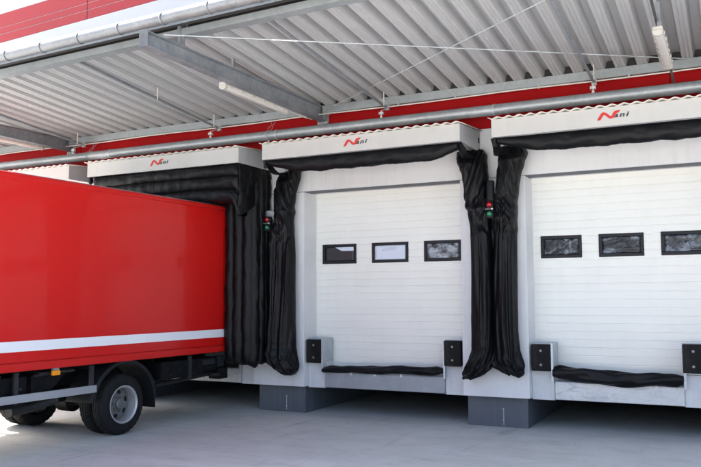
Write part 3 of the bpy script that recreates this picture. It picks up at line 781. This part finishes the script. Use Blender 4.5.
# inflated cushions of the shelter round the truck (local to dock -1: x from -.22 to 3.22)
def bags(t):
    # head bag: three horizontal tubes, x along, profile in (y,z)
    x0, x1 = HX0+.06, HX1+.015
    zs = [4.285, 4.09, 3.88, 3.665]
    def drp(x): return .24*min(1,max(0,(x-3.08)/.10))**1.5+.03*max(0,(x-2.6)/.5)
    def front(s, x):
        i = min(2, int(s*3)); q = s*3-i
        z = lerp(zs[i], zs[i+1], q)
        bul = math.sin(q*PI)**.6
        return z, bul
    def f(u, v):
        x = lerp(x0, x1, v)
        ed = min(1, max(0,(x1-x)/.16), max(0,(x-x0)/.16)); er = math.sqrt(max(0,1-(1-ed)**2))
        pk = 1-ed
        # perimeter: 0..0.55 front (top to bottom), .55..0.7 underside, .7..1 back
        if u < .6:
            z, bul = front(u/.6, x)
            wr = .018*nz(x*6,z*7,1.)+.010*math.sin(x*21+3*nz(x*2,z*3,0))*(.12+pk)+.03*pk*nz(x*14,z*10,3)
            y = HY+.040-.044*bul*er+.20*(1-er)+wr-(.02 if z < 3.85 else 0)*er
            z += .02*nz(x*1.3,u*4,7.)-drp(x)*(max(0,u-.35)/.25)
        elif u < .75:
            q = (u-.6)/.15; z = 3.665-.01*math.sin(q*PI)-drp(x)*(1-q); y = lerp(HY+.055, -.42, q)
        else:
            q = (u-.75)/.25; z = lerp(3.665, 4.285, q); y = -.42
        return (x, y, z)
    mb = MB(); mb.grid(f, 120, 160, True)
    mb.f.append(tuple(range(120))); mb.f.append(tuple(160*120+i for i in range(120)))
    mb.build('head_cushion', M['pvc'], t, smooth=70)
    # side bags: three tubes on the front, three round the outer side; profile in plan, extruded down
    for sgn in (1,-1):
        pr_ = []
        fx = [2.655, 2.85, 3.03, 3.205]; yf = [-.58,-.60,-.585,-.545]
        sy = [-.545,-.36,-.18,-.015]; xs_ = [3.205,3.222,3.222,3.205]
        N = 14
        for i in range(3):
            for j in range(N):
                q = j/N; b = abs(math.sin(q*PI))**.65*.062; pr_.append((lerp(fx[i],fx[i+1],q), lerp(yf[i],yf[i+1],q)-b, i))
        for i in range(3):
            for j in range(N):
                q = j/N; b = abs(math.sin(q*PI))**.65*.055; pr_.append((lerp(xs_[i],xs_[i+1],q)+b, lerp(sy[i],sy[i+1],q), 3+i))
        pr_ += [(3.2,-.012,6),(2.95,-.012,6),(2.70,-.012,6),(2.655,-.30,6)]
        n = len(pr_)
        zb_ = lambda x,y: .90-.05*math.sin((y+.6)*6)+.05*nz(x*4,y*4,2.)-.07*max(0,1-abs(y+.52)/.14)*(1 if x > 2.8 else .3)
        ztop = 4.26
        def f(u, v):
            i = int(round(u*n)) % n; x, y, seg = pr_[i]
            zlo = zb_(x,y); z = lerp(ztop, zlo, v)
            wr = .016*nz(x*9,y*9,z*3.2)+.010*nz(x*18,y*18,z*9)
            pin = max(0,1-(z-zlo)/.22); pt = max(0,1-(ztop-z)/.30)
            cx_, cy_ = 2.94, -.28
            k_ = 1-.10*pin**2-.03*pt+ (.05*pin*nz(x*14,y*14,z*8)) + .04*pt*nz(x*12,y*12,z*9)
            x2 = cx_+(x-cx_)*k_+wr; y2 = cy_+(y-cy_)*k_+wr*.8
            if seg == 6 and y > -.1: x2, y2 = x, y
            if sgn < 0: x2 = OW-x2
            return (x2, min(y2,-.008), z)
        mb = MB(); mb.grid(f, n, 110, True); mb.f.append(tuple(range(n))); mb.f.append(tuple(110*n+i for i in range(n)))
        mb.build('side_cushion', M['pvc'], t, smooth=75)
    # gathered cloth at the outer corner between head and side cushion
    def g2(u, v):
        y = lerp(HY+.02, -.02, u); z = lerp(4.29, 3.55+.55*u, v)
        x = HX1-.02+.035*math.sin(v*PI)+.022*math.sin(u*26+2*nz(u*3,v*2,1.))*(.3+.7*v)+.03*nz(u*7,v*5,4.)
        return (x, y, z)
    mb = MB(); mb.grid(g2, 70, 40); mb.build('corner_curtain', M['pvc'], t, smooth=70, solid=.012)
bags(sh1)

# ------------------------------------------------------------------ traffic lights
def traffic(x, z, label, tube, plate):
    t = thing('traffic_light', label, 'traffic light', (x,0,z), 0, 'red and green dock traffic lights')
    y0 = -.36 if tube else -.30
    mb = MB(); mb.box(-.055,.055,y0,y0+.09,-.155,.105); mb.build('housing', M['black_plastic'], t, bevel=.01)
    a = MB(); a.box(-.02,.02,y0+.088,-.002,-.03,.01); a.build('mounting_arm', M['galv_dark'], t)
    for nm, zz, mm in (('red_lens',.055,'red_lens'),('green_lens',-.085,'green_lens')):
        l = MB(); l.ball((-.002,y0-.002,zz), .043,.036,.043, 20, 14); l.build(nm, M[mm], t, smooth=80)
    for zz in (.055,-.085):
        hd = MB(); hd.grid(lambda u,v: (.050*math.cos(lerp(.05,PI-.05,u)), y0-.075*v*(.55+.45*math.sin(u*PI)), zz+.050*math.sin(lerp(.05,PI-.05,u))), 16, 4); hd.build('lens_hood', M['black_plastic'], t, smooth=60, solid=.004)
    v = MB(); v.tube([(-.06,y0-.03,-.018),(.06,y0-.03,-.018)], .006, 6); v.box(.045,.062,y0-.05,y0-.0,-.03,-.008); v.build('visor', M['bolt'], t)
    if tube:
        c = MB(); c.tube([(.012,y0+.03,.11),(.012,y0+.03,.40),(.012,y0+.03,.42)], [.062,.062,.055], 20); c.build('cable_sleeve', M['black_plastic'], t, smooth=40)
    if plate:
        c = MB(); c.box(-.13,.09,-.20,-.19,.06,.22); c.build('backing_plate', M['galv'], t); c = MB(); c.box(-.02,.02,-.19,-.002,.10,.16); c.build('bracket', M['galv_dark'], t)
    return t
traffic(3.455, 3.355, 'red and green signal between the two bunched curtains, with black sleeve above', True, False)
traffic(-.575, 3.33, 'red and green signal beside the inflated shelter, on a small grey plate', False, True)

# ------------------------------------------------------------------ truck
al = math.radians(2.26)
T = thing('box_truck', 'red box truck with a white stripe, backed up to the left dock', 'truck', (-1.2718,-.45,0), -al)
BW, BL, Z0, Z1 = 2.42, 6.4, 1.085, 3.63
mb = MB()
mb.box(-BW+.012, -.012, -BL, -.004, Z0+.10, Z1-.03)
body = mb.build('box_body', M['truck_red'], T, bevel=.02)
mb = MB()
rr = .045
cor = [(-.0,Z1-.085),(0,Z1-rr)]+[(-rr+rr*math.cos(a), Z1-rr+rr*math.sin(a)) for a in [i*PI/12 for i in range(1,7)]]
roofp = [(-.06,Z1-.085)]+cor
roofp = cor+[(-BW-x, z) for x, z in reversed(cor)]
mb.prism(roofp, 'y', -BL-.01, -.0)
mb.build('roof_cap', M['truck_trim'], T, smooth=30, bevel=.012)
mb = MB(); mb.box(-BW+.07,-.07,-BL+.05,-.06,Z1+.0005,Z1+.012); mb.build('added_roof_skin', M['alu'], T, bevel=.004)  # unseen grey roof, added to keep red bounce off the canopy
for xa, xb in ((-.05,.004),(-BW-.004,-BW+.05)):
    mb = MB(); mb.box(xa, xb, -BL-.005, -.002, Z0, Z0+.103); mb.box(xa, xb+(.004 if xa > -1 else 0), -BL-.004, -.003, Z0+.106, Z0+.112)
    mb.build('bottom_rail', M['truck_trim'], T, bevel=.004)
for xa, xb in ((-.009,.0),(-BW,-BW+.009)):
    mb = MB(); mb.box(xa, xb, -BL+.01, -.075, 1.335, 1.468); mb.build('white_stripe', M['stripe'], T)
mb = MB(); mb.box(-.08,.003,-.055,.012,Z0,Z1-.09); mb.box(-BW-.003,-BW+.08,-.055,.012,Z0,Z1-.09); pieces(mb, 'rear_post', M['truck_trim'], T, bevel=.012)
mb = MB(); mb.box(-.0095,.0035,-.056-.02,-.056,1.335,1.468); mb.box(-.05,.0045,-.057,.013,1.33,1.47); mb.build('stripe_end', M['stripe'], T)
mb = MB(); mb.box(-BW+.10, -.10, -BL+.05, -.02, Z0-.02, Z0+.05)
for yy in [-.3-i*.42 for i in range(15)]: mb.box(-BW+.3, -.30, yy-.03, yy+.03, Z0-.10, Z0-.021)
pieces(mb, 'floor_frame', M['chassis'], T)
mb = MB()
for xa in (-1.63, -.86): mb.box(xa, xa+.07, -8.2, -.12, .74, Z0-.105)
for yy in (-.35,-1.3,-3.4,-4.6,-5.8): mb.box(-1.56,-.86, yy-.05, yy+.05, .78, .92)
pieces(mb, 'chassis_rail', M['chassis'], T, bevel=.006)
# rear gear: tail-lift cylinders, boxes, underrun bar
mb = MB(); mb.box(-.42,-.06,-1.62,-.62,.72,1.0); mb.box(-.40,-.10,-.60,-.20,.78,1.0); mb.box(-.34,-.10,-.12,.12,.60,.80); mb.box(-2.30,-.12,.02,.14,.62,.76)
mb.box(-.75,-.48,-1.5,-.3,.66,.80)
eq = pieces(mb, 'tail_lift_box', M['chassis'], T, bevel=.012)[0]
mb = MB()
for yy,zz in ((-1.5,.9),(-1.42,.78),(-1.2,.86),(-1.02,.93),(-.9,.77),(-.74,.88),(-.5,.95),(-.42,.84),(-.3,.91),(-1.3,.96)): mb.tube([(-.061,yy,zz),(-.045,yy,zz)], .014, 6)
pieces(mb, 'box_bolt', M['chassis_grey'], eq)
mb = MB(); mb.tube([(-.30,-1.5,.62),(-.30,.05,.70)], .035, 12); mb.box(-.16,-.09,-.62,-.26,.88,.97); mb.box(-.2,-.1,-.25,.0,.66,.71); mb.box(-.09,-.055,-.98,-.90,.70,1.06); mb.box(-.2,-.08,-.16,-.02,.82,1.0); pieces(mb, 'tail_lift_arm', M['chassis_grey'], T, bevel=.006)
mb = MB(); mb.box(-2.40,-1.95,-1.66,-.30,.42,1.04); pieces(mb, 'sun_blocker_box', M['chassis'], T, bevel=.012)  # unseen box added on the far side to stop sun under the truck
# side gear ahead of the wheels
mb = MB(); mb.box(-.62,-.16,-4.95,-4.05,.60,1.0); mb.box(-.55,-.2,-5.9,-5.1,.62,.98); mb.prism([(-3.95,1.0),(-3.35,1.0),(-3.7,.70),(-3.95,.70)], 'x', -.34,-.20); pieces(mb, 'battery_box', M['chassis'], T, bevel=.015)
mb = MB(); mb.box(-.30,-.22,-4.6,-4.4,.70,1.03); mb.tube([(-.16,-3.95,.99),(-.16,-3.45,1.02)], .022, 10); mb.ball((-.17,-4.15,.84),.03,.03,.03); mb.box(-.2,-.12,-3.9,-3.3,1.0,1.03)
mb.tube([(-.4,-4.4,.72),(-.6,-3.6,.70),(-.9,-3.0,.62),(-1.0,-2.45,.5)], .025, 10)
mb.tube([(-.5,-3.25,.60),(-.72,-3.55,.50),(-.7,-3.9,.48)], .07, 12); mb.tube([(-1.15,-6,.62),(-1.15,-4.1,.60),(-1.18,-2.5,.48)], .05, 12)
pieces(mb, 'brake_gear', M['chassis_grey'], T, smooth=40)
mb = MB(); mb.box(-.045,-.015,-5.85,-2.99,.685,.787)
sg = mb.build('side_guard', M['alu'], T, bevel=.004)
mb = MB()
for yy in (-3.05,-4.3,-5.5): mb.box(-.085,-.047,yy-.03,yy+.03,.66,Z0-.02)
pieces(mb, 'guard_bracket', M['chassis_grey'], sg)
mb = MB(); mb.box(-.05,-.01,-3.765,-3.64,.985,1.05); lp = mb.build('marker_lamp', M['amber'], T, bevel=.008)
mb = MB(); mb.box(-.06,-.02,-3.75,-3.655,1.051,1.09); mb.build('lamp_bracket', M['galv_dark'], lp)
# mudguard arch, flaps
WY, WZ, WR = -2.42, .445, .442
for s in (0,1):
    mb = MB(); xa, xb = (-.54,-.02) if s == 0 else (-BW+.02, -BW+.54)
    a0, a1 = math.radians(-2), math.radians(178)
    def arch(u, v): 
        pass
    na = 40; outer_ = []; inner_ = []
    for i in range(na+1):
        a = lerp(math.radians(3), math.radians(172), i/na)
        outer_.append((WY+.665*math.cos(a)*1.0, WZ+.655*math.sin(a))); inner_.append((WY+.60*math.cos(a), WZ+.60*math.sin(a)))
    vs = []; 
    for x_ in (xa, xb):
        vs += [(x_,y,z) for y,z in outer_]; vs += [(x_,y,z) for y,z in inner_]
    m_ = na+1; fs = []
    for i in range(na):
        fs += [(i,i+1,2*m_+i+1,2*m_+i), (m_+i,m_+i+1,3*m_+i+1,3*m_+i), (i,i+1,m_+i+1,m_+i), (2*m_+i,2*m_+i+1,3*m_+i+1,3*m_+i)]
    fs += [(0,m_,3*m_,2*m_),(na,m_+na,3*m_+na,2*m_+na)]
    mb.add(vs, fs); mg = mb.build('mudguard', M['mudguard'], T, smooth=40, bevel=.008)
    mb = MB(); mb.box(xa+.01, xb-.005, WY+.60, WY+.63, .33, WZ+.05); mb.box(xa+.01, xb-.01, WY-.655, WY-.62, .56, WZ+.12); pieces(mb, 'mud_flap', M['rubber'], mg, bevel=.005)
    mb = MB(); mb.box(xa-.2 if s == 0 else xb-.3, xa+.3 if s==0 else xb+.2, WY-.03, WY+.03, WZ+.60, Z0-.021); mb.build('mudguard_stay', M['chassis_grey'], mg)
mb = MB(); mb.tube([(-2.2,WY,WZ),(-1.45,WY,WZ),(-1.35,WY,WZ),(-1.1,WY,WZ),(-1.0,WY,WZ),(-.22,WY,WZ)], [.07,.08,.17,.17,.08,.07], 18)
for xa in (-1.65,-.84):
    for i in range(4): mb.bar((xa+.04,WY-.75+i*.12,WZ+.18-i*.012),(xa+.04,WY+.75-i*.12,WZ+.18-i*.012),.075,.014)
    mb.box(xa-.02,xa+.10,WY-.1,WY+.1,WZ+.06,WZ+.18)
mb.build('rear_axle', M['chassis'], T, smooth=40)

def tyre_mesh(cx, side):
    """one tyre with tread; cx = outer face x, side=+1: outer face towards +x"""
    w = .225; mb = MB()
    prof = [(-.012,.268),(-.004,.285),(.0,.32),(-.002,.36),(-.010,.395),(-.022,.418),(-.034,.432),(-.052,.441),(-.062,.442),(-.064,.432),(-.074,.432),(-.076,.443),(-.106,.4435),(-.108,.433),(-.118,.433),(-.12,.4435),(-.15,.443),(-.152,.432),(-.162,.432),(-.164,.442),(-.175,.441),(-.191,.432),(-.203,.418),(-.215,.395),(-.223,.36),(-.225,.32),(-.221,.285),(-.213,.268)]
    n = 192
    def rad(i, k, r):
        x = prof[i][0]
        if r > .436 and (x > -.064 or x < -.162): return r-(.013 if (k % 6) in (0,1) else 0)
        if r > .436: return r-(.006 if ((k+int(abs(x)*60)) % 6) == 0 else 0)
        if .41 < r < .436 and abs(x+.112) > .07: return r-(.008 if (k % 6) in (0,1) else 0)
        return r
    mb.lathe_x([(x*side, r) for x, r in prof], cx, WY, WZ, n, True, rad)
    return mb
def rim_meshes(cx, side):
    a = MB()      # barrel with rolled lip
    prof = [(-.010,.256),(-.001,.262),(.005,.270),(.003,.278),(-.010,.276)]
    inner = [(-.012,.250),(-.03,.246),(-.05,.240),(-.085,.236),(-.12,.234),(-.16,.236),(-.20,.24)]
    a.lathe_x([(x*side, r) for x, r in (prof[::-1]+inner)], cx, WY, WZ, 96)
    d = MB()      # dished disc with oval hand holes
    nr, nt = 30, 150
    hole = []
    def zx(r): 
        if r < .085: return -.105
        if r < .11: return -.105-.03*(r-.085)/.025
        return -.135-.015*((r-.11)/.125)**2
    vs = [(cx+side*zx(.03+(.235-.03)*j/nr), WY+(.03+(.235-.03)*j/nr)*math.cos(2*PI*i/nt), WZ+(.03+(.235-.03)*j/nr)*math.sin(2*PI*i/nt)) for j in range(nr+1) for i in range(nt)]
    fs = []
    for j in range(nr):
        for i in range(nt):
            r = .03+(.205)*(j+.5)/nr; t = 2*PI*(i+.5)/nt
            skip = False
            for h in range(6):
                th = 2*PI*h/6+.35; dt = ((t-th+PI) % (2*PI))-PI
                if (dt*.178/.044)**2+((r-.178)/.033)**2 < 1: skip = True
            if not skip: fs.append((j*nt+i, j*nt+(i+1)%nt, (j+1)*nt+(i+1)%nt, (j+1)*nt+i))
    d.add(vs, fs)
    d.tube([(cx+side*(-.12),WY,WZ),(cx+side*(-.075),WY,WZ),(cx+side*(-.06),WY,WZ)], [.078,.076,.06], 32)
    for h in range(6):
        th = 2*PI*h/6+.35+PI/6; y, z = WY+.10*math.cos(th), WZ+.10*math.sin(th)
        d.tube([(cx+side*(-.14),y,z),(cx+side*(-.108),y,z)], .016, 6)
    return a, d
for cx, side, vis in ((-.055,1,True),(-.055-.262,1,False),(-BW+.055,-1,True),(-BW+.055+.262,-1,False)):
    wb = tyre_mesh(cx, side)
    wh = bpy.data.objects.new('wheel', None); COL.objects.link(wh); wh.parent = T
    ty = wb.build('tyre', M['tyre'], wh, smooth=35)
    a, d = rim_meshes(cx, side)
    a.build('rim', M['rim'], wh, smooth=40)
    d.build('wheel_disc', M['rim_dull'], wh, smooth=40, solid=.006)
# cab and front wheels (beyond the left edge of the picture)
mb = MB(); cabp = [(-8.35,.55),(-8.42,1.35),(-8.10,2.25),(-7.95,2.40),(-6.75,2.42),(-6.62,1.0),(-6.72,.62),(-6.95,.62),(-7.05,.95),(-7.4,1.06),(-7.75,.95),(-7.86,.55)]
mb.prism(cabp, 'x', -BW+.20, -.20); cab = mb.build('cab', M['truck_red'], T, bevel=.05)
for xa, xb in ((-.201,-.193),(-BW+.193,-BW+.201)):
    mb = MB(); mb.prism([(-8.18,1.45),(-7.98,2.18),(-7.05,2.2),(-7.05,1.45)], 'x', xa, xb); mb.build('side_window', M['glass_dark'], cab)
mb = MB(); mb.add([(-.32,-8.395,1.45),(-BW+.32,-8.395,1.45),(-BW+.36,-8.135,2.2),(-.36,-8.135,2.2)],[(0,1,2,3)]); mb.build('windscreen', M['glass_dark'], cab, solid=.01)
for cx, side in ((-.22,1),(-BW+.22,-1)):
    wh = bpy.data.objects.new('wheel', None); COL.objects.link(wh); wh.parent = T; wh.location = (0,-4.98,0)
    tyre_mesh(cx, side).build('tyre', M['tyre'], wh, smooth=35); a, d = rim_meshes(cx, side); a.build('rim', M['rim'], wh, smooth=40); d.build('wheel_disc', M['rim_dull'], wh, smooth=40, solid=.006)
mb = MB(); mb.tube([(-BW+.3,-7.4,WZ),(-.3,-7.4,WZ)], .06, 12); mb.build('front_axle', M['chassis'], T)

# ------------------------------------------------------------------ camera
cd_ = bpy.data.cameras.new('camera'); co = bpy.data.objects.new('camera', cd_); COL.objects.link(co)
Rv = Vector((0.89504766,0.44594807,-0.00447231)); Uv = Vector((0.04095007,-0.07219536,0.99654951)); Fv = Vector((-0.44408645,0.89214245,0.08287989))
mw = Matrix(((Rv.x,Uv.x,-Fv.x,6.78531),(Rv.y,Uv.y,-Fv.y,-11.79906),(Rv.z,Uv.z,-Fv.z,2.0),(0,0,0,1)))
co.matrix_world = mw
cd_.sensor_width = 36; cd_.lens = 36*775.292/701; cd_.clip_end = 1000; cd_.clip_start = .05
sc.camera = co

# ------------------------------------------------------------------ daylight
sdir = Vector((-1.00,.31,1)).normalized()        # towards the sun
el = math.asin(sdir.z); az = math.atan2(sdir.x, sdir.y)
w = bpy.data.worlds.new('World'); sc.world = w; w.use_nodes = True
nt = w.node_tree; sky = nt.nodes.new('ShaderNodeTexSky'); sky.sky_type = 'NISHITA'; sky.sun_disc = False
sky.sun_elevation = el; sky.sun_rotation = az; sky.dust_density = 5.0; sky.air_density = .8; sky.ozone_density = .6
nt.links.new(sky.outputs['Color'], nt.nodes['Background'].inputs['Color']); nt.nodes['Background'].inputs['Strength'].default_value = .15
sl = bpy.data.lights.new('sun', 'SUN'); sl.energy = 4.8; sl.angle = math.radians(.5); sl.color = (1.0,.955,.89)
so = bpy.data.objects.new('sun', sl); COL.objects.link(so); so.rotation_euler = (-sdir).to_track_quat('-Z','Y').to_euler()
so.location = (0,0,30)
vs_ = sc.view_settings; vs_.view_transform = 'Standard'; vs_.look = 'None'; vs_.gamma = 1; vs_.exposure = 2.22; vs_.use_curve_mapping = False
sc.render.engine = 'CYCLES'
sc.cycles.max_bounces = 10; sc.cycles.diffuse_bounces = 6
